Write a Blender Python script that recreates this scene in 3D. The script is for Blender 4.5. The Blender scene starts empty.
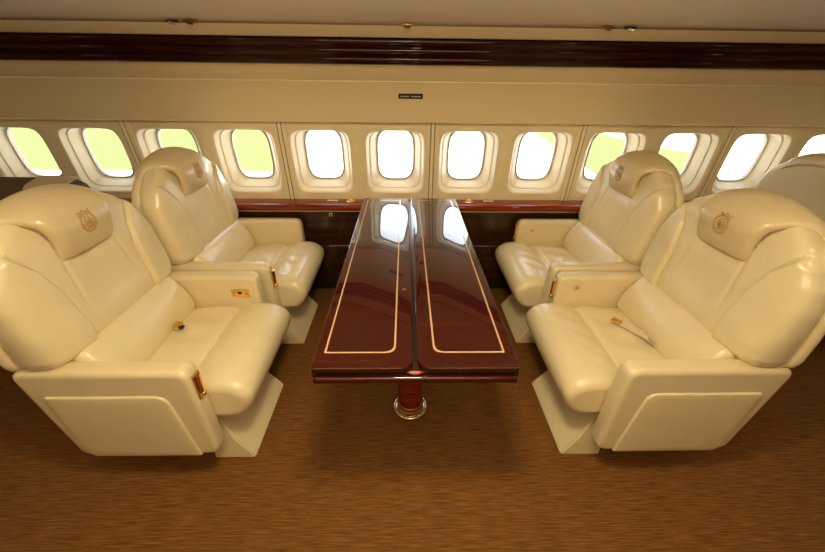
import bpy, bmesh, math, random
from mathutils import Vector, Matrix
random.seed(7)
COL = bpy.context.scene.collection
PI = math.pi

# ------------------------------------------------------------------ materials
def new_mat(name):
    m = bpy.data.materials.new(name); m.use_nodes = True
    nt = m.node_tree
    return m, nt, nt.nodes['Principled BSDF']

def simple(name, col, rough=.5, metal=0., coat=0., spec=.5, coat_rough=.05):
    m, nt, b = new_mat(name)
    b.inputs['Base Color'].default_value = (*col, 1)
    b.inputs['Roughness'].default_value = rough
    b.inputs['Metallic'].default_value = metal
    b.inputs['Coat Weight'].default_value = coat
    b.inputs['Coat Roughness'].default_value = coat_rough
    b.inputs['Specular IOR Level'].default_value = spec
    return m

def add_bump(nt, b, scale, strength, dist=.002, detail=3, vec_scale=None, kind='ShaderNodeTexNoise'):
    tc = nt.nodes.new('ShaderNodeTexCoord')
    mp = nt.nodes.new('ShaderNodeMapping')
    if vec_scale: mp.inputs['Scale'].default_value = vec_scale
    nt.links.new(tc.outputs['Object'], mp.inputs['Vector'])
    n = nt.nodes.new(kind); n.inputs['Scale'].default_value = scale
    if kind == 'ShaderNodeTexNoise': n.inputs['Detail'].default_value = detail
    nt.links.new(mp.outputs['Vector'], n.inputs['Vector'])
    bp = nt.nodes.new('ShaderNodeBump')
    bp.inputs['Strength'].default_value = strength; bp.inputs['Distance'].default_value = dist
    nt.links.new(n.outputs[0], bp.inputs['Height'])
    nt.links.new(bp.outputs['Normal'], b.inputs['Normal'])
    return n, mp, bp

def ramp_colour(nt, b, src, stops, sock='Base Color'):
    r = nt.nodes.new('ShaderNodeValToRGB')
    els = r.color_ramp.elements
    while len(els) < len(stops): els.new(.5)
    for e, (p, c) in zip(els, stops): e.position = p; e.color = (*c, 1)
    nt.links.new(src, r.inputs['Fac'])
    nt.links.new(r.outputs['Color'], b.inputs[sock])
    return r

def leather(name, col, rough=.36):
    m, nt, b = new_mat(name)
    b.inputs['Roughness'].default_value = rough
    b.inputs['Specular IOR Level'].default_value = .5
    b.inputs['Coat Weight'].default_value = .35
    b.inputs['Coat Roughness'].default_value = .17
    n, mp, bp = add_bump(nt, b, 420, .12, .0006, 2, kind='ShaderNodeTexVoronoi')
    n2 = nt.nodes.new('ShaderNodeTexNoise'); n2.inputs['Scale'].default_value = 14; n2.inputs['Detail'].default_value = 4
    nt.links.new(mp.outputs['Vector'], n2.inputs['Vector'])
    bp2 = nt.nodes.new('ShaderNodeBump'); bp2.inputs['Strength'].default_value = .22; bp2.inputs['Distance'].default_value = .006
    nt.links.new(n2.outputs[0], bp2.inputs['Height']); nt.links.new(bp2.outputs['Normal'], bp.inputs['Normal'])
    ramp_colour(nt, b, n2.outputs[0], [(.3, tuple(c*.95 for c in col)), (.7, col)])
    return m

def wood(name, dark, mid, rough, axis='Y', coat=1.0, scale=6):
    m, nt, b = new_mat(name)
    b.inputs['Roughness'].default_value = rough
    b.inputs['Coat Weight'].default_value = coat
    b.inputs['Coat Roughness'].default_value = .02
    b.inputs['Specular IOR Level'].default_value = .05
    tc = nt.nodes.new('ShaderNodeTexCoord'); mp = nt.nodes.new('ShaderNodeMapping')
    mp.inputs['Scale'].default_value = (.6, 9, 9) if axis == 'X' else (9, .6, 9)
    nt.links.new(tc.outputs['Object'], mp.inputs['Vector'])
    n = nt.nodes.new('ShaderNodeTexNoise'); n.inputs['Scale'].default_value = scale; n.inputs['Detail'].default_value = 8
    n.inputs['Distortion'].default_value = .6
    nt.links.new(mp.outputs['Vector'], n.inputs['Vector'])
    ramp_colour(nt, b, n.outputs[0], [(.28, dark), (.5, mid), (.78, tuple(c*1.35 for c in mid))])
    return m

M = {}
M['cream'] = leather('cream_leather', (.77, .66, .425), .32)
M['cream_trim'] = leather('cream_trim', (.73, .62, .40), .38)
M['headrest'] = leather('headrest_leather', (.67, .55, .335), .34)
M['skirt'] = simple('cream_plastic', (.74, .63, .39), .45)
M['shell'] = simple('shell_plastic', (.72, .60, .38), .5)
M['panel'] = simple('wall_panel', (.84, .73, .49), .55)
M['panel_hi'] = simple('upper_panel', (.80, .67, .43), .6)
M['reveal'] = simple('window_surround', (.90, .82, .62), .45)
M['strip'] = simple('panel_joint', (.32, .22, .11), .6)
M['bin'] = simple('ceiling_panel', (.72, .60, .42), .6)
M['groove'] = simple('groove_shadow_gap', (.16, .11, .05), .7)
M['table'] = wood('mahogany_lacquer', (.025, .0017, .0005), (.038, .0027, .0008), .4, 'X', 1.0, 5)
M['table'].node_tree.nodes['Principled BSDF'].inputs['Coat IOR'].default_value = 1.6
M['table_edge'] = simple('dark_lacquer', (.020, .004, .002), .15, 0, 1.0)
M['inlay'] = simple('maple_inlay', (.50, .34, .20), .25, 0, 1.0)
M['rail'] = wood('rail_mahogany', (.09, .009, .002), (.22, .022, .004), .18, 'X', 1.0, 4)
M['valance'] = wood('dark_rosewood', (.010, .0012, .0005), (.024, .0028, .0009), .4, 'X', 1.0, 4)
M['valance'].node_tree.nodes['Principled BSDF'].inputs['Coat Weight'].default_value = .55
M['dado'] = wood('dado_walnut', (.016, .006, .0025), (.035, .013, .005), .22, 'X', .6, 3)
M['gold'] = simple('polished_gold', (.95, .62, .18), .36, 1)
M['copper'] = simple('polished_copper', (.92, .52, .24), .25, 1)
M['chrome'] = simple('chrome', (.80, .78, .75), .1, 1)
M['black'] = simple('black_plastic', (.012, .011, .010), .35)
M['white'] = simple('white_print', (.7, .66, .55), .5)
M['thread'] = simple('gold_thread', (.50, .32, .12), .5)
M['strap'] = simple('woven_belt', (.72, .60, .42), .38)
M['bronze'] = simple('bronze_latch', (.25, .15, .05), .3, 1)
M['seal'] = simple('window_seal', (.34, .31, .25), .5)
M['hull'] = simple('cabin_lining', (.55, .46, .32), .7)

# taupe sofa fabric
m, nt, b = new_mat('taupe_fabric'); b.inputs['Roughness'].default_value = .85
n, mp, bp = add_bump(nt, b, 160, .5, .002, 2)
ramp_colour(nt, b, n.outputs[0], [(.3, (.08, .05, .028)), (.7, (.12, .078, .045))]); M['taupe'] = m
M['rib'] = simple('ribbed_piping', (.50, .41, .29), .7)

# carpet: woven strié, streaks running along the cabin
m, nt, b = new_mat('strie_carpet'); b.inputs['Roughness'].default_value = .9; b.inputs['Specular IOR Level'].default_value = .12
tc = nt.nodes.new('ShaderNodeTexCoord'); mp = nt.nodes.new('ShaderNodeMapping'); mp.inputs['Scale'].default_value = (4.5, 95, 1)
nt.links.new(tc.outputs['Object'], mp.inputs['Vector'])
n = nt.nodes.new('ShaderNodeTexNoise'); n.inputs['Scale'].default_value = 2.2; n.inputs['Detail'].default_value = 8; n.inputs['Roughness'].default_value = .65
nt.links.new(mp.outputs['Vector'], n.inputs['Vector'])
ramp_colour(nt, b, n.outputs[0], [(.34, (.094, .037, .008)), (.5, (.165, .070, .016)), (.66, (.25, .112, .030))])
n3 = nt.nodes.new('ShaderNodeTexNoise'); n3.inputs['Scale'].default_value = 320
nt.links.new(tc.outputs['Object'], n3.inputs['Vector'])
bp = nt.nodes.new('ShaderNodeBump'); bp.inputs['Strength'].default_value = .5; bp.inputs['Distance'].default_value = .003
nt.links.new(n3.outputs[0], bp.inputs['Height']); nt.links.new(bp.outputs['Normal'], b.inputs['Normal'])
M['carpet'] = m

# grass and concrete outside
m, nt, b = new_mat('airfield_grass'); b.inputs['Roughness'].default_value = .9; b.inputs['Specular IOR Level'].default_value = .1
n, mp, bp = add_bump(nt, b, 3, .6, .05, 6)
ramp_colour(nt, b, n.outputs[0], [(.3, (.066, .088, .022)), (.7, (.086, .106, .034))]); M['grass'] = m
m, nt, b = new_mat('apron_concrete'); b.inputs['Roughness'].default_value = .9
n, mp, bp = add_bump(nt, b, .6, .2, .01, 5)
ramp_colour(nt, b, n.outputs[0], [(.3, (.74, .72, .68)), (.7, (.82, .80, .76))]); M['concrete'] = m

# pane: clear acrylic
m = bpy.data.materials.new('acrylic_pane'); m.use_nodes = True; nt = m.node_tree; nt.nodes.clear()
o = nt.nodes.new('ShaderNodeOutputMaterial'); mx = nt.nodes.new('ShaderNodeMixShader')
tr = nt.nodes.new('ShaderNodeBsdfTransparent'); tr.inputs[0].default_value = (.96, .97, .96, 1)
gl = nt.nodes.new('ShaderNodeBsdfGlossy'); gl.inputs['Roughness'].default_value = .03
mx.inputs[0].default_value = .05
nt.links.new(tr.outputs[0], mx.inputs[1]); nt.links.new(gl.outputs[0], mx.inputs[2]); nt.links.new(mx.outputs[0], o.inputs[0])
M['pane'] = m

def emis(name, col, s):
    m = bpy.data.materials.new(name); m.use_nodes = True; nt = m.node_tree; nt.nodes.clear()
    o = nt.nodes.new('ShaderNodeOutputMaterial'); e = nt.nodes.new('ShaderNodeEmission')
    e.inputs[0].default_value = (*col, 1); e.inputs[1].default_value = s
    nt.links.new(e.outputs[0], o.inputs[0]); return m

# ------------------------------------------------------------------ mesh helpers
def link(name, me, mat, parent=None, smooth=True, loc=None):
    o = bpy.data.objects.new(name, me); COL.objects.link(o)
    if mat and not me.materials: me.materials.append(mat)
    if parent: o.parent = parent
    if loc: o.location = loc
    return o

def finish(bm, name, smooth=True, angle=None):
    bmesh.ops.remove_doubles(bm, verts=bm.verts, dist=1e-5)
    bmesh.ops.recalc_face_normals(bm, faces=bm.faces)
    me = bpy.data.meshes.new(name); 
    for f in bm.faces: f.smooth = smooth
    if smooth and angle is not None:
        for e in bm.edges:
            if len(e.link_faces) == 2 and e.calc_face_angle(0) > angle: e.smooth = False
    bm.to_mesh(me); bm.free(); return me

def grid(bm, fn, us, vs, flip=False):
    rows = [[bm.verts.new(fn(u, v)) for u in us] for v in vs]
    for j in range(len(vs)-1):
        for i in range(len(us)-1):
            a, b_, c, d = rows[j][i], rows[j][i+1], rows[j+1][i+1], rows[j+1][i]
            try: bm.faces.new((a, b_, c, d) if not flip else (d, c, b_, a))
            except ValueError: pass
    return rows

def box(bm, x0, x1, y0, y1, z0, z1, bev=0., seg=2):
    r = bmesh.ops.create_cube(bm, size=1)
    vs = r['verts']
    for v in vs:
        v.co = Vector((x0+(v.co.x+.5)*(x1-x0), y0+(v.co.y+.5)*(y1-y0), z0+(v.co.z+.5)*(z1-z0)))
    if bev > 0:
        es = list({e for v in vs for e in v.link_edges})
        bmesh.ops.bevel(bm, geom=es, offset=bev, segments=seg, affect='EDGES', profile=.5)

def box_me(name, *a, **k):
    bm = bmesh.new(); box(bm, *a, **k); return finish(bm, name, True, .6)

def cyl(bm, p0, p1, r0, r1=None, n=32, cap=True):
    r1 = r0 if r1 is None else r1
    p0, p1 = Vector(p0), Vector(p1); d = (p1-p0).normalized()
    a = d.orthogonal().normalized(); b_ = d.cross(a)
    A = [bm.verts.new(p0+(a*math.cos(t)+b_*math.sin(t))*r0) for t in [2*PI*i/n for i in range(n)]]
    B = [bm.verts.new(p1+(a*math.cos(t)+b_*math.sin(t))*r1) for t in [2*PI*i/n for i in range(n)]]
    for i in range(n): bm.faces.new((A[i], A[(i+1) % n], B[(i+1) % n], B[i]))
    if cap: bm.faces.new(A[::-1]); bm.faces.new(B)

def lathe(bm, c, prof, n=48, axis='Z'):
    rows = []
    for r, h in prof:
        row = []
        for i in range(n):
            t = 2*PI*i/n; a, b_ = r*math.cos(t), r*math.sin(t)
            p = {'Z': (a, b_, h), 'Y': (a, h, b_), 'X': (h, a, b_)}[axis]
            row.append(bm.verts.new(Vector(c)+Vector(p)))
        rows.append(row)
    for j in range(len(rows)-1):
        for i in range(n):
            try: bm.faces.new((rows[j][i], rows[j][(i+1) % n], rows[j+1][(i+1) % n], rows[j+1][i]))
            except ValueError: pass
    bm.faces.new(rows[0][::-1]); bm.faces.new(rows[-1])

def tube(bm, pts, r, n=8):
    pts = [Vector(p) for p in pts]; rows = []; prev = None
    for i, p in enumerate(pts):
        d = (pts[min(i+1, len(pts)-1)]-pts[max(i-1, 0)])
        if d.length < 1e-9: d = Vector((0, 0, 1))
        d.normalize()
        a = d.orthogonal().normalized() if prev is None else (prev-d*prev.dot(d)).normalized()
        prev = a; b_ = d.cross(a)
        rows.append([bm.verts.new(p+(a*math.cos(t)+b_*math.sin(t))*r) for t in [2*PI*k/n for k in range(n)]])
    for j in range(len(rows)-1):
        for k in range(n): bm.faces.new((rows[j][k], rows[j][(k+1) % n], rows[j+1][(k+1) % n], rows[j+1][k]))
    bm.faces.new(rows[0][::-1]); bm.faces.new(rows[-1])

def catmull(P, per=8, closed=True):
    out = []; n = len(P)
    rng = range(n) if closed else range(n-1)
    for i in rng:
        g = (lambda k: P[k % n]) if closed else (lambda k: P[max(0, min(n-1, k))])
        p0, p1, p2, p3 = [Vector(g(i+k)) for k in (-1, 0, 1, 2)]
        for s in range(per):
            t = s/per
            out.append(.5*((2*p1)+(p2-p0)*t+(2*p0-5*p1+4*p2-p3)*t*t+(3*p1-p0-3*p2+p3)*t**3))
    if not closed: out.append(Vector(P[-1]))
    return out

def round_poly(P, r, seg=5):
    """round the corners of a closed 2-D polygon; r number or list"""
    out = []; n = len(P)
    for i in range(n):
        ri = r[i] if isinstance(r, (list, tuple)) else r
        p, a, b_ = Vector(P[i]), Vector(P[i-1]), Vector(P[(i+1) % n])
        if ri <= 0: out.append(p); continue
        da, db = (a-p), (b_-p); la, lb = da.length, db.length; da.normalize(); db.normalize()
        k = min(ri, la*.48, lb*.48)
        s, e = p+da*k, p+db*k
        for q in range(seg+1):
            t = q/seg
            out.append(s*(1-t)**2+p*2*t*(1-t)+e*t*t)
    return out

def loft(bm, sec, W, r, n=24, y0=0., warp=None, seg_r=7):
    """sweep closed section [(x,z)] along y from -W to W, ends rounded with radius r"""
    cx = sum(p[0] for p in sec)/len(sec); cz = sum(p[1] for p in sec)/len(sec)
    N = []
    m_ = len(sec)
    area = sum(sec[i][0]*sec[(i+1) % m_][1]-sec[(i+1) % m_][0]*sec[i][1] for i in range(m_))
    sg = 1 if area > 0 else -1
    for i in range(m_):
        t = (Vector(sec[(i+1) % m_])-Vector(sec[i-1])); 
        if t.length < 1e-9: t = Vector((1, 0))
        t.normalize(); N.append(Vector((t.y, -t.x))*sg)
    st = []
    for k in range(seg_r+1):
        a = PI/2*k/seg_r; st.append((-W+r*(1-math.sin(a)), r*(1-math.cos(a)) ) )
    st = st[::-1]  # from full inset? build explicitly below
    ys = []
    for k in range(seg_r+1):
        a = PI/2*k/seg_r
        ys.append((-W+r*(1-math.cos(a)), r*(1-math.sin(a))))
    for k in range(1, n): ys.append((-W+r+(2*W-2*r)*k/n, 0.))
    for k in range(seg_r, -1, -1):
        a = PI/2*k/seg_r
        ys.append((W-r*(1-math.cos(a)), r*(1-math.sin(a))))
    ys = [(ys[0][0], ys[0][1]+.004)]+ys+[(ys[-1][0], ys[-1][1]+.004)]
    rows = []
    for y, ins in ys:
        row = []
        for p, nn in zip(sec, N):
            q = Vector(p)-nn*ins
            v = Vector((q.x, y, q.y))
            if warp: v = warp(v, ins)
            v.y += y0
            row.append(bm.verts.new(v))
        rows.append(row)
    for j in range(len(rows)-1):
        for i in range(m_):
            bm.faces.new((rows[j][i], rows[j][(i+1) % m_], rows[j+1][(i+1) % m_], rows[j+1][i]))
    bm.faces.new(rows[0][::-1]); bm.faces.new(rows[-1])

def prism_x(name, prof, x0, x1, smooth_angle=.5):
    """closed (y,z) profile extruded along x"""
    bm = bmesh.new()
    A = [bm.verts.new((x0, p[0], p[1])) for p in prof]; B = [bm.verts.new((x1, p[0], p[1])) for p in prof]
    n = len(prof)
    for i in range(n): bm.faces.new((A[i], A[(i+1) % n], B[(i+1) % n], B[i]))
    bm.faces.new(A[::-1]); bm.faces.new(B)
    return finish(bm, name, True, smooth_angle)

def prism_z(name, poly, z0, z1, bev=0., seg=2, mats=None):
    bm = bmesh.new()
    A = [bm.verts.new((p[0], p[1], z0)) for p in poly]; B = [bm.verts.new((p[0], p[1], z1)) for p in poly]
    n = len(poly)
    for i in range(n): bm.faces.new((A[i], A[(i+1) % n], B[(i+1) % n], B[i]))
    bot = bm.faces.new(A[::-1]); top = bm.faces.new(B)
    bmesh.ops.recalc_face_normals(bm, faces=bm.faces)
    if bev > 0:
        es = [e for e in list(top.edges)+list(bot.edges)]
        bmesh.ops.bevel(bm, geom=es, offset=bev, segments=seg, affect='EDGES', profile=.5)
    return finish(bm, name, True, .45)

def empty(name, loc, rz=0.):
    o = bpy.data.objects.new(name, None); COL.objects.link(o)
    o.location = loc; o.rotation_euler = (0, 0, rz); o.empty_display_size = .1
    return o

def tag(o, label=None, cat=None, group=None, kind=None):
    if label: o['label'] = label
    if cat: o['category'] = cat
    if group: o['group'] = group
    if kind: o['kind'] = kind
    return o

def lerp(a, b_, t): return a+(b_-a)*t
def table_fn(T):
    def f(z):
        if z <= T[0][0]: return T[0][1]
        for (a, va), (b_, vb) in zip(T, T[1:]):
            if z <= b_: 
                t = (z-a)/(b_-a); t = t*t*(3-2*t)*.35+t*.65
                return va+(vb-va)*t
        return T[-1][1]
    return f
def sstep(t): t = max(0, min(1, t)); return t*t*(3-2*t)

# ------------------------------------------------------------------ the cabin shell
X0, X1 = -4.13, 4.0
PITCH = .508; WX = -.068; WA, WB, DP = .133, .178, .105
# profile of the window lining: leans inward towards the top
PB = (2.611, .700); PT = (2.560, 1.262)
def wall_pt(z, out=0.):
    t = (z-PB[1])/(PT[1]-PB[1]); 
    return lerp(PB[0], PT[0], t)+out

def sq_loop(cx, cz, a, b_, n, N=16):
    """super-ellipse loop sampled from the unit square, corners included"""
    pts = []
    for side in range(4):
        for k in range(N):
            s = -1+2*k/N
            q = {0: (s, -1), 1: (1, s), 2: (-s, 1), 3: (-1, -s)}[side]
            if n is None: f = 1.
            else: f = 1/((abs(q[0])**n+abs(q[1])**n)**(1/n))
            pts.append((cx+q[0]*f*a, cz+q[1]*f*b_))
    return pts

def window_cell(bm, cx, x0, x1):
    zc = .980; zp = 1.016
    loops = []
    def add(pts, out): loops.append([bm.verts.new((x, wall_pt(z, out), z)) for x, z in pts])
    # cell border rectangle, sampled so its corners line up
    zz0, zz1 = PB[1], PT[1]
    pts = []
    for x, z in sq_loop(0, 0, 1, 1, None):
        pts.append((lerp(x0, x1, (x+1)/2), lerp(zz0, zz1, (z+1)/2)))
    add(pts, 0.)
    add(sq_loop(cx, zc, .204, .219, 7.0), 0.)
    add(sq_loop(cx, zc, .199, .214, 6.6), .003)
    add(sq_loop(cx, zc+.002, .195, .210, 6.2), .011)
    add(sq_loop(cx, lerp(zc, zp, .3), .182, .203, 5.6), .036)
    add(sq_loop(cx, lerp(zc, zp, .34), .174, .197, 5.4), .040)
    add(sq_loop(cx, lerp(zc, zp, .75), .152, .188, 4.9), .075)
    add(sq_loop(cx, zp, WA+.003, WB+.003, 3.9), DP-.004)
    add(sq_loop(cx, zp, WA, WB, 3.8), DP)
    add(sq_loop(cx, zp, WA, WB, 3.8), DP+.030)
    m_ = len(loops[0])
    for j in range(len(loops)-1):
        for i in range(m_):
            f = bm.faces.new((loops[j][i], loops[j][(i+1) % m_], loops[j+1][(i+1) % m_], loops[j+1][i]))
            f.material_index = 0 if j < 1 else (2 if j == len(loops)-2 else 1)

bm = bmesh.new()
ks = range(-7, 8)
for k in ks:
    cx = WX+PITCH*k
    window_cell(bm, cx, cx-PITCH/2, cx+PITCH/2)
xa, xb = WX-PITCH*7.5, WX+PITCH*7.5
me = finish(bm, 'wall_windows', True, .5)
me.materials.append(M['panel']); me.materials.append(M['reveal']); me.materials.append(M['seal'])
w = link('wall_windows', me, None); tag(w, kind='structure')

for i, k in enumerate(ks):
    cx = WX+PITCH*k; zp = 1.016
    bm = bmesh.new()
    def ring(a, b_, out): return [bm.verts.new((x, wall_pt(z, out), z)) for x, z in sq_loop(cx, zp, a, b_, 3.8)]
    Ls = [ring(WA, WB, DP-.004), ring(WA-.0065, WB-.0065, DP-.007), ring(WA-.009, WB-.009, DP+.002), ring(WA-.009, WB-.009, DP+.015), ring(WA, WB, DP+.015)]
    m_ = len(Ls[0])
    for j in range(len(Ls)):
        A, B = Ls[j], Ls[(j+1) % len(Ls)]
        for q in range(m_): bm.faces.new((A[q], A[(q+1) % m_], B[(q+1) % m_], B[q]))
    wo = link('window_%d' % (i+1), finish(bm, 'window_seal', True, .6), M['seal']); tag(wo, kind='structure')
    bm = bmesh.new()
    vs = [bm.verts.new((x, wall_pt(z, DP+.006), z)) for x, z in sq_loop(cx, zp, WA-.0085, WB-.0085, 3.8)]
    bm.faces.new(vs)
    link('pane', finish(bm, 'pane', False), M['pane'], wo)

# joint strips between every second window
nt_ = 0
for j in range(-4, 5):
    sx = WX+PITCH/2+PITCH*2*j
    if not (xa+.05 < sx < xb-.05): continue
    nt_ += 1
    def strip(prof, name, mat, parent=None):
        bm = bmesh.new()
        A = [bm.verts.new((sx+p[0], wall_pt(PB[1]+.013)+p[1], PB[1]+.013)) for p in prof]
        B = [bm.verts.new((sx+p[0], wall_pt(PT[1])+p[1], PT[1])) for p in prof]
        for q in range(len(prof)): bm.faces.new((A[q], A[(q+1) % len(prof)], B[(q+1) % len(prof)], B[q]))
        bm.faces.new(A[::-1]); bm.faces.new(B)
        return link(name, finish(bm, name, False), mat, parent)
    s = strip([(-.046, 0), (-.043, -.006), (-.017, -.006), (-.017, .004), (.017, .004), (.017, -.006), (.043, -.006), (.046, 0), (.046, .012), (-.046, .012)], 'trim_%d' % nt_, M['panel']); tag(s, kind='structure')
    for a in (-1, 1): strip([(a*.017, -.003), (a*.010, -.003), (a*.010, .004), (a*.017, .004)], 'joint_gap', M['strip'], s)
    strip([(-.010, .002), (-.010, -.008), (-.006, -.013), (.006, -.013), (.010, -.008), (.010, .002)], 'bead', M['reveal'], s)

# upper panel, valance backing, bin and ceiling: one extruded profile each
up = [(2.585, 1.258), (2.515, 1.250), (2.505, 1.258), (2.470, 1.36), (2.405, 1.480), (2.398, 1.486), (2.398, 1.492), (2.390, 1.497), (2.290, 1.585), (2.290, 1.62), (2.42, 1.62), (2.62, 1.40)]
o = link('wall_upper', prism_x('wall_upper', up, xa, xb), M['panel_hi']); tag(o, kind='structure')
# dark wood valance with three rounded ridges
def ridge_profile():
    a, b_ = Vector((2.285, 1.571)), Vector((2.222, 1.690)); pts = []
    d = b_-a; nrm = Vector((-d.y, d.x)).normalized()
    if nrm.x > 0: nrm = -nrm
    for r in range(3):
        s0, s1 = r/3+.02, (r+1)/3-.02
        for q in range(9):
            t = q/8; ang = PI*t
            s = lerp(s0, s1, .5-.5*math.cos(ang)); pts.append(a+d*s+nrm*(.002+.012*math.sin(ang)))
    return [tuple(p) for p in pts]+[(2.40, 1.72), (2.42, 1.60)]
o = link('trim_valance', prism_x('trim_valance', ridge_profile(), xa, xb, 1.0), M['valance']); tag(o, kind='structure')
bn = [(2.215, 1.693), (2.150, 1.735), (2.155, 1.742), (2.150, 1.748), (2.125, 1.752), (1.9, 1.812), (1.65, 1.90), (1.40, 1.985), (1.15, 2.05), (.95, 2.09), (.80, 2.10), (.80, 2.16), (1.4, 2.12), (2.45, 1.85), (2.45, 1.693)]
o = link('ceiling', prism_x('ceiling', bn, xa, xb), M['bin']); tag(o, kind='structure')
g = [(2.156, 1.7365), (2.146, 1.7385), (2.146, 1.7445), (2.156, 1.7465)]
o = link('trim_groove', prism_x('trim_groove', g, xa, xb), M['groove']); tag(o, kind='structure')
# middle ceiling, opposite side lining, end walls
cc = [(.80, 2.10), (.0, 2.10), (-.30, 2.02), (-.55, 1.90), (-.80, 1.75), (-.80, 1.90), (-.3, 2.16), (.80, 2.16)]
o = link('ceiling_middle', prism_x('ceiling_middle', cc, xa, xb), M['bin']); o.name = 'ceiling_aisle'; tag(o, kind='structure')
sd = [(-.80, 1.75), (-.93, 1.4), (-1.0, 1.0), (-.98, .6), (-.90, 0), (-1.0, 0), (-1.1, .6), (-1.12, 1.0), (-1.05, 1.4), (-.9, 1.8)]
o = link('wall_aisle_side', prism_x('wall_side', sd, xa, xb), M['hull']); tag(o, kind='structure')
for nm, x in (('wall_left', xa), ('wall_right', xb)):
    s = -.04 if x < 0 else .04
    o = link(nm, box_me(nm, min(x, x+s), max(x, x+s), -1.15, 2.75, -.02, 2.2), M['hull']); tag(o, kind='structure')
# floor
o = link('floor', box_me('floor', xa, xb, -1.1, 2.60, -.05, 0), M['carpet']); tag(o, kind='structure')

# dado and ledge
o = link('wall_dado', box_me('wall_dado', xa, xb, 2.508, 2.53, 0, .652), M['dado']); tag(o, kind='structure')
led = [(2.508, .662)]
for q in range(11):
    a = -PI/2-PI*q/10 if False else -PI/2+PI*q/10
    led.append((2.497-.019*math.cos(a), .6855+.0235*math.sin(a)))
led += [(2.60, .712), (2.64, .712), (2.64, .662)]
o = link('trim_ledge', prism_x('ledge', led, xa, xb, .7), M['rail']); tag(o, kind='structure')
o = link('trim_bead', box_me('bead', xa, xb, 2.498, 2.520, .6535, .6605, bev=.0015), simple('tan_bead', (.62, .42, .26), .4)); tag(o, kind='structure')
o = link('trim_line', box_me('line', xa, xb, 2.504, 2.512, .376, .384, bev=.001), M['chrome']); tag(o, kind='structure')
o = link('baseboard_window_side', box_me('kick', xa, xb, 2.500, 2.51, 0, .07, bev=.002), M['black']); tag(o, kind='structure')

# ------------------------------------------------------------------ fittings on the ledge and panels
def ledge_outlet(x, y, label):
    t = empty('ledge_outlet', (x, y, .712)); tag(t, label, 'outlet')
    bm = bmesh.new(); lathe(bm, (0, 0, 0), [(.034, 0), (.034, .003), (.031, .005), (.024, .005), (.022, .002), (.001, .002)], 32)
    link('rim', finish(bm, 'rim', True, .6), M['copper'], t)
    bm = bmesh.new(); lathe(bm, (0, 0, .002), [(.015, 0), (.015, .006), (.012, .012), (.006, .015), (.001, .016)], 28)
    link('nozzle', finish(bm, 'nozzle'), M['gold'], t)
ledge_outlet(-.395, 2.562, 'round gold outlet on the wooden ledge, just left of the table')
ledge_outlet(.470, 2.562, 'round gold outlet on the wooden ledge, just right of the table')
def ledge_plate(x, label):
    t = empty('switch_plate', (x, 2.572, .712)); tag(t, label, 'plate')
    link('cover', box_me('cover', -.038, .038, -.011, .011, 0, .004, bev=.001), M['strap'], t)
    link('switch', box_me('switch', -.018, .018, -.005, .005, .004, .006, bev=.0008), M['white'], t)
ledge_plate(-.530, 'small pale rectangular plate set in the ledge left of the table')
ledge_plate(.615, 'small pale rectangular plate set in the ledge right of the table')
t = empty('dado_lock', (-.541, 2.5095, .628)); tag(t, 'small square gold lock on the dark wooden side panel under the ledge', 'lock')
link('plate', box_me('plate', -.013, .013, -.004, 0, -.013, .013, bev=.001), M['gold'], t)
bm = bmesh.new(); lathe(bm, (0, 0, 0), [(.007, -.0035), (.007, -.006), (.005, -.007)], 20, 'Y'); link('barrel', finish(bm, 'barrel', True, .6), M['black'], t)

# black placard above the middle window
t = empty('placard', (.034, 2.4435, 1.412)); t.rotation_euler = (math.radians(-28), 0, 0)
t.rotation_euler = (math.atan2(.065, .12), 0, 0)
tag(t, 'small black placard with tiny white lettering on the upper wall panel', 'placard')
link('plate', box_me('plate', -.074, .074, -.006, .004, -.015, .015, bev=.001), M['black'], t)
bm = bmesh.new(); random.seed(3)
for (x0, x1) in ((-.062, -.008), (.004, .060)):
    x = x0
    while x < x1:
        wd = random.uniform(.003, .006); box(bm, x, x+wd, -.0066, -.0058, -.004, .004); x += wd+.002
link('lettering', finish(bm, 'lettering', False), M['white'], t)

# latches along the ceiling groove
def latch(x, label, mat='bronze', w_=.03):
    t = empty('panel_latch', (x, 2.142, 1.742)); tag(t, label, 'latch', 'metal latches in the ceiling groove')
    link('bracket', box_me('bracket', -w_, w_, -.010, .004, -.006, .004, bev=.002), M[mat], t)
    bm = bmesh.new(); cyl(bm, (-.012, -.010, -.006), (.014, -.018, -.011), .006, n=14)
    link('catch', finish(bm, 'catch', True, .6), M['chrome' if mat == 'black' else mat], t)
latch(-1.124, 'dark metal latch in the ceiling groove, leftmost of all', 'black', .028)
latch(-1.037, 'bronze latch in the ceiling groove, second from the left', 'bronze', .034)
latch(.009, 'single bronze latch in the ceiling groove above the black placard', 'bronze', .028)
latch(1.000, 'bronze latch in the ceiling groove, second from the right', 'bronze', .034)
latch(1.116, 'dark metal latch in the ceiling groove, rightmost of all', 'black', .030)

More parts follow.
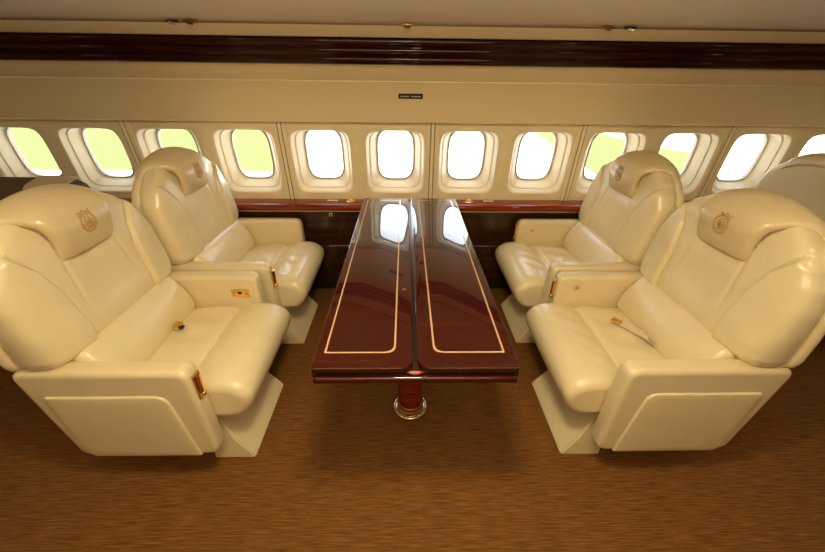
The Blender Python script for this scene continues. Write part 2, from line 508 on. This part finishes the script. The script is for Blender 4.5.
# ------------------------------------------------------------------ table
TX0, TX1, TY0, TY1, TZ = -.278, .343, .785, 2.405, .787
GX = .032
tb = empty('folding_table', (GX, 1.30, 0)); tag(tb, 'long glossy mahogany folding table with pale inlay between the facing seats', 'table')
OFF = Vector((-GX, -1.30, 0))
def tl(me, name, mat, parent=tb, sub=False):
    if not sub: me.transform(Matrix.Translation(OFF))
    return link(name, me, mat, parent)
def leaf_poly(x0, x1, inner, ins=0., rr=.05):
    P = [(x0+ins, TY0+ins), (x1-ins, TY0+ins), (x1-ins, TY1-ins), (x0+ins, TY1-ins)]
    r_in = max(.004, rr-ins*.6); rs = [.006, .006, .006, .006]
    if inner == 'R': rs[1] = r_in
    else: rs[0] = r_in
    return round_poly(P, rs, 8)
for x0, x1, inner in ((TX0, GX-.0065, 'R'), (GX+.0065, TX1, 'L')):
    me = prism_z('leaf', leaf_poly(x0, x1, inner), TZ-.017, TZ, .004, 3)
    me.materials.append(M['table']); me.materials.append(M['table_edge'])
    for p in me.polygons:
        if p.normal.z < .35: p.material_index = 1
    lf = tl(me, 'table_leaf', None)
    # inlay: thin band set flush, 0.3 mm proud
    ins = .054
    xi0, xi1 = (x0+.030, x1-.030) if inner == 'R' else (x0+.048, x1-.040)
    if inner == 'R': xi0, xi1 = x0+.028, x1-.054
    else: xi0, xi1 = x0+.050, x1-.031
    def rp(d):
        P = [(xi0+d, TY0+.066+d), (xi1-d, TY0+.066+d), (xi1-d, TY1-.05-d), (xi0+d, TY1-.05-d)]
        rs = [.004]*4
        if inner == 'R': rs[1] = .034
        else: rs[0] = .034
        return round_poly(P, rs, 8)
    A, B = rp(0), rp(.0062)
    bm = bmesh.new()
    va = [bm.verts.new((p[0], p[1], TZ+.0003)) for p in A]; vb = [bm.verts.new((p[0], p[1], TZ+.0003)) for p in B]
    vc = [bm.verts.new((p[0], p[1], TZ-.001)) for p in A]; vd = [bm.verts.new((p[0], p[1], TZ-.001)) for p in B]
    n_ = len(A)
    for i in range(n_):
        j = (i+1) % n_
        bm.faces.new((va[i], va[j], vb[j], vb[i])); bm.faces.new((vc[i], va[i], va[j], vc[j])); bm.faces.new((vd[i], vb[i], vb[j], vd[j])); bm.faces.new((vc[i], vc[j], vd[j], vd[i]))
    me = finish(bm, 'inlay', False); me.transform(Matrix.Translation(OFF)); link('inlay', me, M['inlay'], lf)
# black recess between leaves and the lower board
tl(box_me('spacer', TX0+.012, TX1-.012, TY0+.012, TY1-.02, TZ-.036, TZ-.017), 'spacer', M['table_edge'])
bm = bmesh.new(); box(bm, TX0-.001, TX1+.001, TY0-.004, TY1, TZ-.062, TZ-.037, bev=.008, seg=4)
tl(finish(bm, 'lower_board', True, .6), 'lower_board', M['table'])
# side stiles closing the gap at both long edges
for xs in (TX0-.001, TX1-.013):
    tl(box_me('edge_rail', xs, xs+.014, TY0+.004, TY1-.005, TZ-.040, TZ-.0215, bev=.003), 'edge_rail', M['table_edge'])
# press button
bm = bmesh.new(); lathe(bm, (-.002, 1.215, TZ), [(.009, 0), (.009, .003), (.006, .005), (.001, .0055)], 24)
tl(finish(bm, 'button', True, .7), 'button', M['rail'])
# centre hinge line
tl(box_me('hinge', GX-.005, GX+.005, TY0+.05, TY1-.02, TZ-.022, TZ-.009, bev=.003), 'centre_hinge', M['black'])
# front nose below the leaves
bm = bmesh.new(); lathe(bm, (GX, TY0+.06, TZ-.037), [(.052, 0), (.056, .006), (.056, .010), (.050, .0145)], 40)
tl(finish(bm, 'nose', True, .6), 'hinge_cap', M['rail'])
# pedestal
bm = bmesh.new(); lathe(bm, (GX-.004, 1.305, 0), [(.062, .02), (.062, TZ-.062)], 48)
tl(finish(bm, 'column', True, .6), 'column', M['rail'])
bm = bmesh.new(); lathe(bm, (GX-.004, 1.305, 0), [(.088, .0), (.090, .008), (.088, .020), (.080, .026), (.074, .024), (.068, .020), (.0625, .018)], 48)
tl(finish(bm, 'floor_flange', True, 1.2), 'floor_flange', M['chrome'])
bm = bmesh.new(); lathe(bm, (GX-.004, 1.305, 0), [(.0665, .022), (.0665, .058), (.064, .062), (.0625, .062)], 48)
tl(finish(bm, 'base_ring', True, .8), 'base_ring', M['copper'])
bt = box_me('stop', GX-.004, GX+.050, 1.07, 1.12, TZ-.094, TZ-.0615, bev=.003); tl(bt, 'bracket', M['black'])
tl(box_me('stopbar', GX-.004, GX+.050, 1.065, 1.07, TZ-.094, TZ-.086, bev=.001), 'bracket_trim', M['chrome'])

# ------------------------------------------------------------------ seats
# local frame: origin on the floor under the rear edge of the arms, facing +x
WT = table_fn([(.600, .300), (.612, .345), (.630, .368), (.66, .378), (.76, .382), (.86, .380), (.94, .364), (1.00, .334), (1.05, .280), (1.09, .220), (1.11, .176), (1.130, .120), (1.140, .075), (1.146, .020)])
XF = table_fn([(.60, .212), (.70, .212), (.85, .185), (1.0, .156), (1.16, .105)])
XR = table_fn([(.60, .045), (.80, .045), (1.0, .040), (1.16, .030)])
YS = table_fn([(.60, .190), (.72, .188), (.84, .196), (.94, .222), (1.02, .272), (1.09, .36)])
def gz(z):
    g = 1.
    if z > 1.05: g *= math.sqrt(max(0, 1-((z-1.05)/.097)**2))
    if z < .655: g *= max(0, 1-((.655-z)/.056)**2)**.5
    return g
def back_front(u, z, front=True):
    W = WT(z); y = u*W
    gu = max(0, 1-abs(u)**12)**.42
    g = gz(z)*gu
    f, r = XF(z), XR(z); m_ = (f+r)/2
    if front:
        x = m_+(f-m_)*g
        ay = abs(y); d = ay-YS(z)
        x += (.014*sstep(d/.016)*(1-.6*sstep((d-.02)/.12)))*gu*gz(z)-.008*math.exp(-(d/.0042)**2)*g
        x -= .014*math.exp(-((ay-.0)/.12)**2)*sstep((z-.66)/.1)*(1-sstep((z-.9)/.1))
        # soft diagonal crease from the headrest corner
        c = ay-(.125+(.94-z)*.12)
        if .66 < z < .97: x -= .0045*math.exp(-(c/.010)**2)*sstep((z-.70)/.12)
    else:
        x = m_+(r-m_)*g
    return Vector((x, y, z))
def z_rows(n=64):
    out = []
    for i in range(n+1):
        t = i/n; t = .5-.5*math.cos(PI*t)
        out.append(lerp(.600, 1.1465, lerp(i/n, t, .75)))
    return out
def back_mesh():
    bm = bmesh.new()
    us = [math.sin(PI/2*(-1+2*i/190)) for i in range(191)]
    us = [lerp(-1+2*i/190, u, .5) for i, u in enumerate(us)]; us[0] = -1; us[-1] = 1
    zs = z_rows(130)
    grid(bm, lambda u, z: back_front(u, z, True), us, zs)
    grid(bm, lambda u, z: back_front(u, z, False), us, zs, True)
    return finish(bm, 'backrest', True)
def shell_mesh():
    bm = bmesh.new()
    us = [-1+2*i/40 for i in range(41)]; us = [lerp(u, math.sin(PI/2*u), .6) for u in us]
    zs = z_rows(44)
    def fn(u, z, s):
        zz = .60+(z-.60)*.985; W = WT(z)*1.012
        g = gz(z)*max(0, 1-abs(u)**12)**.4
        xm = XR(z)+.006
        return Vector((xm+(.030*g if s else -.032*g)-.006, u*W, zz))
    grid(bm, lambda u, z: fn(u, z, True), us, zs); grid(bm, lambda u, z: fn(u, z, False), us, zs, True)
    return finish(bm, 'back_shell', True)

HP = [(.160, .933), (.170, .968), (.178, 1.01), (.177, 1.052), (.157, 1.090), (.118, 1.118), (.072, 1.134), (.040, 1.134), (.016, 1.118), (.004, 1.085)]
HPs = catmull(HP, 8, False)
HW = table_fn([(0, .127), (.2, .134), (.36, .146), (.5, .166), (.62, .198), (.75, .226), (1, .236)])
def head_pt(s, u, outer=True):
    i = s*(len(HPs)-1); k = min(int(i), len(HPs)-2); p = HPs[k].lerp(HPs[k+1], i-k)
    d = (HPs[min(k+2, len(HPs)-1)]-HPs[max(k-1, 0)]).normalized(); nrm = Vector((d.y, -d.x))
    W = HW(s); y = u*W
    wgt = sstep((s-.25)/.45)
    drop = .074*wgt*(abs(y)/.26)**2.1
    back = .020*(1-wgt*.5)*(abs(y)/.2)**3
    e = (max(0, 1-abs(u)**7)**.5)*(max(0, 1-abs(2*s-1)**9)**.5)
    q = p+nrm*((.024*e+.002) if outer else -.012)
    return Vector((q.x-back*(1-wgt), y, q.y-drop))
def head_mesh():
    bm = bmesh.new()
    us = [lerp(-1+2*i/44, math.sin(PI/2*(-1+2*i/44)), .7) for i in range(45)]
    ss = [lerp(i/60, .5-.5*math.cos(PI*i/60), .6) for i in range(61)]
    a = grid(bm, lambda u, s: head_pt(s, u, True), us, ss)
    b_ = grid(bm, lambda u, s: head_pt(s, u, False), us, ss, True)
    for j in range(len(ss)-1):
        for q in (0, -1): bm.faces.new((a[j][q], a[j+1][q], b_[j+1][q], b_[j][q]))
    for i in range(len(us)-1):
        for q in (0, -1): bm.faces.new((a[q][i], a[q][i+1], b_[q][i+1], b_[q][i]))
    return finish(bm, 'headrest', True)
def crest_mesh():
    bm = bmesh.new(); s0 = .30; L = sum((HPs[i+1]-HPs[i]).length for i in range(len(HPs)-1))
    def mp(a, b_):
        s = s0+b_/L; return head_pt(s, a/HW(s), True)+Vector((.0002, 0, 0))
    def st(pts, r=.0014): tube(bm, [mp(a*1.0, (b_ if b_ < .022 else .022+(b_-.022)*.6)*.82) for a, b_ in pts], r*1.35, 6)
    def arc(cx, cz, rx, rz, a0, a1, n=14): return [(cx+rx*math.cos(math.radians(lerp(a0, a1, i/n))), cz+rz*math.sin(math.radians(lerp(a0, a1, i/n)))) for i in range(n+1)]
    st(arc(0, -.004, .031, .034, 125, 415, 40), .0018)        # wreath
    for k in range(22):                                         # its leaves
        a = math.radians(130+k*280/21); c, s = math.cos(a), math.sin(a)
        st([(.026*c, -.004+.029*s), (.037*c+.004*s, -.004+.040*s-.004*c)], .0016)
    st(arc(0, -.006, .017, .020, 0, 360, 24), .0014)            # shield
    st([(-.012, .004), (.010, -.018)], .0018); st([(-.012, -.014), (.008, .006)], .0014)
    st([(-.010, -.006), (-.002, .000), (.006, -.006), (.012, .000)], .0018)
    st([(-.004, -.020), (0, -.010), (.006, -.014)], .0016)
    st([(-.016, .024), (-.020, .040), (-.009, .031), (0, .046), (.009, .031), (.020, .040), (.016, .024), (-.016, .024)], .0018)   # crown
    st([(-.012, .028), (.012, .028)], .0014); st([(-.024, .030), (-.028, .042)], .0014); st([(.024, .028), (.030, .044)], .0014)
    rnd = random.Random(5)
    for k in range(26):                                         # dense satin stitching
        a = rnd.uniform(0, 2*PI); q = rnd.uniform(0, .024); t = rnd.uniform(0, PI); L2 = rnd.uniform(.004, .009)
        c = (q*math.cos(a), -.004+q*math.sin(a)); st([(c[0]-L2*math.cos(t), c[1]-L2*math.sin(t)), c, (c[0]+L2*math.cos(t), c[1]+L2*math.sin(t))], .0013)
    return finish(bm, 'crest')

def arm_side_poly():
    return [(.0, .622), (.628, .622), (.640, .168), (.105, .168), (.062, .192)]
ARM_IN, ARM_OUT = .300, .377
def arm_mesh(side):
    sec = round_poly([(.018, .622), (.638, .622), (.648, .168), (.118, .168), (.090, .185)], [.048, .050, .048, .045, .05], 8)
    # refine long edges
    bm = bmesh.new()
    yc = (ARM_IN+ARM_OUT)/2
    loft(bm, [tuple(p) for p in sec], (ARM_OUT-ARM_IN)/2, .022, 2, side*yc, seg_r=5)
    return finish(bm, 'armrest', True, .7)
def inset_mesh(side):
    P = [(.100, .512), (.538, .512), (.578, .172), (.150, .172), (.122, .200)]
    A = round_poly(P, [.012, .045, .004, .01, .02], 7); n_ = len(A)
    c = Vector((sum(p[0] for p in A)/n_, sum(p[1] for p in A)/n_))
    def ins(p, d):
        v = Vector(p)-c; return c+v*(1-d/max(v.length, 1e-6))
    bm = bmesh.new(); s = side
    rings = []
    for d, o_ in ((0, -.002), (.002, .003), (.006, .0065), (.012, .0075), (.05, .0085)):
        rings.append([bm.verts.new((ins(p, d).x, s*(ARM_OUT+o_), ins(p, d).y)) for p in A])
    for j in range(len(rings)-1):
        for i in range(n_): bm.faces.new((rings[j][i], rings[j][(i+1) % n_], rings[j+1][(i+1) % n_], rings[j+1][i]))
    bm.faces.new(rings[-1]); bm.faces.new(rings[0][::-1])
    return finish(bm, 'side_panel', True, .9)

def cushion_mesh():
    P = [(.17, .440), (.30, .452), (.42, .462), (.500, .463), (.527, .452), (.537, .4495), (.550, .457), (.600, .477), (.668, .486), (.735, .476), (.780, .444), (.796, .400), (.784, .350), (.752, .306), (.705, .288), (.55, .286), (.30, .300), (.17, .320)]
    sec = [tuple(p) for p in catmull(P, 5)]
    def warp(v, ins):
        x, y, z = v
        if z > .40:
            k = sstep((z-.40)/.05)
            z += k*(.0045*math.sin(y*40+x*9)*math.exp(-((x-.40)/.10)**2)+.0025*math.sin(y*55+1.3*math.sin(x*30))*math.exp(-((x-.62)/.07)**2))
            z -= k*.010*(abs(y)/.3)**4
            z += k*.006*math.cos(y*5)
        if x > .60: x -= .010*(abs(y)/.3)**6
        return Vector((x, y, z))
    bm = bmesh.new(); loft(bm, sec, .2985, .036, 60, warp=warp)
    return finish(bm, 'seat_cushion', True)
def lumbar_mesh():
    P = [(.10, .650), (.175, .648), (.222, .636), (.262, .590), (.294, .530), (.306, .480), (.300, .448), (.270, .430), (.15, .43), (.10, .50)]
    sec = [tuple(p) for p in catmull(P, 6)]
    bm = bmesh.new(); loft(bm, sec, .2985, .035, 40)
    return finish(bm, 'lumbar_cushion', True)
def base_mesh(sign):
    # toe skirt: low flared apron under a narrower plinth
    y0, y1 = (-.280, .160) if sign < 0 else (-.160, .280)
    bm = bmesh.new()
    def ringq(x0, x1, ya, yb, z): return [bm.verts.new(p) for p in ((x0, ya, z), (x1, ya, z), (x1, yb, z), (x0, yb, z))]
    yb0, yb1 = y0+.11, y1-.07
    for R in ([ringq(.54, .722, y0, y1, .0), ringq(.54, .724, y0, y1, .012), ringq(.545, .655, y0+.008, y1-.008, .120), ringq(.55, .640, y0+.014, y1-.014, .150), ringq(.55, .600, y0+.02, y1-.02, .292)],
              [ringq(.14, .545, yb0, yb1, .0), ringq(.14, .545, yb0, yb1, .10), ringq(.16, .545, yb0, yb1, .292)]):
        for a, b_ in zip(R, R[1:]):
            for i in range(4): bm.faces.new((a[i], a[(i+1) % 4], b_[(i+1) % 4], b_[i]))
        bm.faces.new(R[0][::-1]); bm.faces.new(R[-1])
    bmesh.ops.recalc_face_normals(bm, faces=bm.faces)
    bmesh.ops.bevel(bm, geom=list(bm.edges), offset=.006, segments=2, affect='EDGES')
    return finish(bm, 'base', True, .5)

def ashtray(parent, side, x=.641, z0=.470, z1=.585):
    yc = side*(ARM_IN+ARM_OUT)/2
    a = link('ashtray', box_me('ashtray', x-.004, x+.005, yc-.022, yc+.022, z0, z1, bev=.003), M['gold'], parent)
    bm = bmesh.new(); n_ = 12; z_a, z_b = z0+.030, z1-.006
    A, B = [], []
    for i in range(n_+1):
        t = PI*i/n_; p = (x+.004+.010*math.sin(t), yc+.013*math.cos(t))
        A.append(bm.verts.new((*p, z_a))); B.append(bm.verts.new((*p, z_b)))
    for i in range(n_): bm.faces.new((A[i], A[i+1], B[i+1], B[i]))
    bm.faces.new(A); bm.faces.new(B[::-1])
    link('lid', finish(bm, 'lid', True, .8), M['copper'], a)
    bm = bmesh.new(); lathe(bm, (x+.005, yc+.002, z0+.015), [(.009, 0), (.009, .006), (.005, .010), (.001, .011)], 20, 'X')
    link('knob', finish(bm, 'knob', True, .8), M['copper'], a)
    link('slot', box_me('slot', x+.005, x+.0065, yc-.017, yc-.0135, z_a, z_b), M['black'], a)

def control_plate(parent, side):
    ya = side*ARM_IN; s = -side
    lo, hi = sorted((ya-s*.001, ya+s*.004))
    p = link('control_plate', box_me('control_plate', .498, .588, lo, hi, .500, .548, bev=.0015), M['gold'], parent); p['label'] = 'gold control plate'
    lo, hi = sorted((ya+s*.004, ya+s*.0065))
    link('button', box_me('button', .530, .552, lo, hi, .522, .534, bev=.001), M['black'], p)
    for xx in (.512, .570): link('button', box_me('button', xx-.006, xx+.006, lo, hi, .514, .526, bev=.001), M['copper'], p)
def jack(parent, side, x=.535, z=.555):
    ya = side*ARM_IN; s = -side
    bm = bmesh.new(); lathe(bm, (x, ya, z), [(.014, -s*.001), (.014, s*.003), (.010, s*.005), (.008, s*.002), (.001, s*.002)], 24, 'Y')
    j = link('jack_socket', finish(bm, 'jack', True, .6), M['gold'], parent)
    bm = bmesh.new(); lathe(bm, (x, ya, z), [(.005, s*.0018), (.005, s*.004), (.001, s*.0045)], 16, 'Y')
    link('socket_pin', finish(bm, 'pin', True, .6), M['copper'], j)

def ribbon(pts, w_, th, name):
    """flat strap along 3-D points, width direction given per point"""
    bm = bmesh.new(); rows = []
    C_ = catmull([p for p, _ in pts], 6, False); D = catmull([d for _, d in pts], 6, False)
    for i, (p, d) in enumerate(zip(C_, D)):
        t = (C_[min(i+1, len(C_)-1)]-C_[max(i-1, 0)]).normalized(); d = (d-t*d.dot(t)).normalized(); n_ = t.cross(d)
        rows.append([bm.verts.new(p+d*a*w_/2+n_*b_*th/2) for a, b_ in ((-1, -1), (1, -1), (1, 1), (-1, 1))])
    for a, b_ in zip(rows, rows[1:]):
        for k in range(4): bm.faces.new((a[k], a[(k+1) % 4], b_[(k+1) % 4], b_[k]))
    bm.faces.new(rows[0][::-1]); bm.faces.new(rows[-1])
    return finish(bm, name, True, .8)

CACHE = {}
def cached(key, fn):
    if key not in CACHE: CACHE[key] = fn()
    return CACHE[key]

def make_seat(loc, rz, label, base_sign, plate=True, belt=None, group='cream leather cabin armchairs'):
    t = empty('cabin_armchair', loc, rz); tag(t, label, 'armchair', group)
    link('base', cached(('base', base_sign), lambda: base_mesh(base_sign)), M['skirt'], t)
    link('seat_cushion', cached('cush', cushion_mesh), M['cream'], t)
    link('lumbar_cushion', cached('lum', lumbar_mesh), M['cream'], t)
    link('backrest', cached('back', back_mesh), M['cream'], t)
    link('back_shell', cached('shell', shell_mesh), M['shell'], t)
    h = link('headrest', cached('head', head_mesh), M['headrest'], t)
    c = link('crest', cached('crest', crest_mesh), M['thread'], h); c['label'] = 'embroidered gold crest'
    for side in (-1, 1):
        a = link('armrest', cached(('arm', side), lambda: arm_mesh(side)), M['cream_trim'], t)
        link('side_panel', cached(('inset', side), lambda: inset_mesh(side)), M['cream_trim'], a)
        if side == -1: ashtray(a, side); jack(a, side)
        elif plate: control_plate(a, side)
    if belt == 'buckle':
        # buckle tucked at the rear of the cushion
        b_ = link('seat_belt', ribbon([(Vector((.292, .090, .462)), Vector((.3, 1, 0))), (Vector((.312, .088, .474)), Vector((.3, 1, 0))), (Vector((.335, .085, .474)), Vector((.3, 1, 0)))], .034, .004, 'belt'), M['strap'], t)
        link('buckle', box_me('buckle', .300, .335, .060, .108, .470, .486, bev=.004), M['gold'], b_)
        link('release_tab', box_me('tab', .336, .352, .062, .086, .471, .481, bev=.003), M['black'], b_)
    if belt == 'straps':
        b_ = link('seat_belt', ribbon([(Vector((.300, .050, .466)), Vector((.9, .5, .2))), (Vector((.322, .016, .478)), Vector((.9, .5, .35))), (Vector((.338, -.020, .482)), Vector((.86, .5, -.25))), (Vector((.356, -.055, .476)), Vector((.86, .5, 0))), (Vector((.380, -.096, .473)), Vector((.86, .5, 0)))], .040, .004, 'belt'), M['strap'], t)
        bk = box_me('buckle', -.020, .022, -.018, .018, 0, .014, bev=.004)
        bk.transform(Matrix.Translation((.392, -.118, .469)) @ Matrix.Rotation(math.radians(-50), 4, 'Z'))
        link('buckle', bk, M['gold'], b_)
        tg = box_me('tongue', -.012, .030, -.015, .015, 0, .006, bev=.002)
        tg.transform(Matrix.Translation((.312, .050, .474)) @ Matrix.Rotation(math.radians(-62), 4, 'Z'))
        link('tongue', tg, M['chrome'], b_)
    return t

XL, XR_ = -1.405, 1.447
make_seat((XL, 1.310, 0), 0, 'cream leather armchair left of the table, nearer the camera, gold buckle on its seat', -1, True, 'buckle')
make_seat((XL+.028, 2.096, 0), 0, 'cream leather armchair at the left of the table, beside the window wall', -1, False)
make_seat((XR_, 1.310, 0), PI, 'cream leather armchair right of the table, nearer the camera, loose belt on its seat', 1, True, 'straps')
make_seat((XR_+.004, 2.096, 0), PI, 'cream leather armchair at the right of the table, beside the window wall', 1, True)
make_seat((2.40, 2.06, 0), 0, 'cream armchair at the far right edge turned away, only its rear shell in view', -1, False)

# ------------------------------------------------------------------ sofa behind the left armchairs
sx, sy = -2.52, 2.03
sf = empty('sofa', (sx, sy, 0)); tag(sf, 'dark taupe sofa with a pale ribbed end, behind the left armchairs at the photo edge', 'sofa')
def sofa_back():
    prof = round_poly([(-.10, .40), (-.10, .985), (.06, 1.01), (.09, .40)], [.01, .04, .04, .01], 6)
    bm = bmesh.new()
    def P_(x, p): return bm.verts.new((x, p[0], p[1]))
    xs = [-.65, -.64, .60, .66, .70, .72]; sc = [.97, 1, 1, .985, .95, .88]
    rows = []
    for x, k in zip(xs, sc): rows.append([P_(x, (p[0]*k, .40+(p[1]-.40)*k)) for p in prof])
    for a, b_ in zip(rows, rows[1:]):
        for i in range(len(prof)): bm.faces.new((a[i], a[(i+1) % len(prof)], b_[(i+1) % len(prof)], b_[i]))
    bm.faces.new(rows[0][::-1]); bm.faces.new(rows[-1])
    return finish(bm, 'sofa_back', True, .8)
link('backrest', sofa_back(), M['taupe'], sf)
bm = bmesh.new()
for i in range(15):
    x = .49+i*.0125; k = 1-.015*max(0, (x-.60)/.06) if x < .66 else .985-.035*(x-.66)/.04
    pr = [(-.104, .93), (-.104, .955), (-.096, .976), (-.074, .990), (-.02, 1.002), (.03, 1.010), (.055, 1.004)]
    tube(bm, [(x, p[0]*k, .40+(p[1]-.40)*k) for p in pr], .0072, 6)
link('ribbed_cover', finish(bm, 'ribs'), M['rib'], sf)
link('seat_cushion', box_me('sofa_seat', -.63, .68, -.085, .34, .30, .46, bev=.03, seg=4), M['taupe'], sf)
link('base', box_me('sofa_base', -.60, .62, -.07, .30, 0, .30, bev=.008), M['taupe'], sf)

# ------------------------------------------------------------------ outside
GZ = -2.70
o = link('apron', box_me('apron', -60, 60, 3.2, 90, GZ-.1, GZ), M['concrete']); o.name = 'ground_concrete'; tag(o, kind='structure')
def field(name, poly):
    o = link(name, prism_z(name, poly, GZ-.02, GZ+.03), M['grass']); tag(o, 'bright green airfield grass seen through the windows', 'grass', kind='stuff'); return o
g1 = field('grass_field', [(-50, 17.2), (-5.9, 17.4), (-8.6, 26), (-14, 50), (-50, 60)]); g1['label'] = 'bright green airfield grass outside the left windows'
g2 = field('grass_field', [(9.0, 15.2), (12.2, 15.0), (17.6, 22.5), (16.0, 25.5), (15.5, 31), (10.4, 31)]); g2['label'] = 'bright green airfield grass outside the right windows'

# ------------------------------------------------------------------ light
W = bpy.data.worlds.new('sky'); bpy.context.scene.world = W; W.use_nodes = True
nt = W.node_tree; bg = nt.nodes['Background']
sky = nt.nodes.new('ShaderNodeTexSky'); sky.sky_type = 'NISHITA'; sky.sun_disc = False
sky.sun_elevation = math.radians(50); sky.sun_rotation = math.radians(180); sky.air_density = 1.5; sky.dust_density = 4
hs = nt.nodes.new('ShaderNodeHueSaturation'); hs.inputs['Saturation'].default_value = .3
nt.links.new(sky.outputs[0], hs.inputs['Color']); nt.links.new(hs.outputs[0], bg.inputs[0]); bg.inputs[1].default_value = 1.4
def lamp(kind, name, loc, energy, col, rot=(0, 0, 0), **k):
    l = bpy.data.lights.new(name, kind); l.energy = energy; l.color = col
    for a, v in k.items(): setattr(l, a, v)
    o = bpy.data.objects.new(name, l); COL.objects.link(o); o.location = loc; o.rotation_euler = rot; return o
lamp('SUN', 'sun', (0, -10, 20), 13, (1, .97, .9), (math.radians(38), 0, math.radians(12)), angle=.01)
# sampling portals at the panes
for i, k in enumerate(ks):
    if abs(k) > 6: continue
    p = lamp('AREA', 'window_portal', (WX+PITCH*k, wall_pt(1.016, .140), 1.03), 1, (1, 1, 1), (math.radians(-90), 0, 0), shape='RECTANGLE', size=.27, size_y=.35)
    p.data.cycles.is_portal = True

# recessed ceiling lights down the cabin
LW = emis('warm_lamp', (1, .78, .48), 6)
WARM = (1, .81, .49)
for i, (x, y, e) in enumerate(((0.0, .50, 24), (-1.5, .62, 2.5), (1.5, .62, 2.5), (-2.9, .62, 2), (2.9, .62, 2))):
    t = empty('ceiling_lamp', (x, y, 2.10)); 
    tag(t, ['round warm ceiling lamp over the table', 'round ceiling lamp over the left armchairs', 'round ceiling lamp over the right armchairs', 'round ceiling lamp at the far left end', 'round ceiling lamp at the far right end'][i], 'lamp', 'ceiling lamps')
    bm = bmesh.new(); lathe(bm, (0, 0, 0), [(.075, .0), (.075, -.008), (.062, -.010), (.060, -.002)], 32)
    link('bezel', finish(bm, 'bezel', True, .6), M['chrome'], t)
    lo = lamp('AREA', 'ceiling_bulb', (x, y, 2.085), e, WARM, shape='DISK', size=.12 if x else .26)
# soft warm fill lamp added under the aisle ceiling, without a fitting
lamp('AREA', 'ceiling_fill', (0, .0, 2.085), 9, WARM, shape='RECTANGLE', size=1.1, size_y=.5)

# unseen fill lamp and housing, added to brighten the window wall
t = empty('wall_fill', (0, -.40, 1.93)); tag(t, 'long warm fill lamp added above the aisle, out of view', 'lamp')
link('fill_housing', box_me('fill_housing', -1.65, 1.65, -.09, -.03, -.03, .05, bev=.006), M['bin'], t)
lamp('AREA', 'wall_fill_lamp', (0, -.415, 1.95), 17, WARM, (math.radians(72), 0, 0), shape='RECTANGLE', size=2.0, size_y=.06)

# ------------------------------------------------------------------ camera
cam = bpy.data.cameras.new('camera'); co = bpy.data.objects.new('camera', cam); COL.objects.link(co)
cam.sensor_width = 36; cam.lens = 360/825*36; cam.clip_start = .02
th, psi, s_ = math.radians(29.8), .024, .0125
fw = Vector((math.sin(psi)*math.cos(th), math.cos(psi)*math.cos(th), -math.sin(th)))
rt = Vector((math.cos(psi), -math.sin(psi), 0)); upv = rt.cross(fw)
R_ = rt*math.cos(s_)+upv*math.sin(s_); U_ = upv*math.cos(s_)-rt*math.sin(s_)
Mx = Matrix((R_, U_, -fw)).transposed().to_4x4(); Mx.translation = (0, 0, 1.55)
co.matrix_world = Mx
sc = bpy.context.scene; sc.camera = co
sc.view_settings.view_transform = 'Standard'; sc.view_settings.look = 'None'
sc.view_settings.exposure = 0.; sc.view_settings.gamma = 1
sc.cycles.max_bounces = 10; sc.cycles.diffuse_bounces = 6; sc.cycles.transparent_max_bounces = 8
sc.cycles.sample_clamp_indirect = 6
sc.cycles.caustics_reflective = False; sc.cycles.caustics_refractive = False
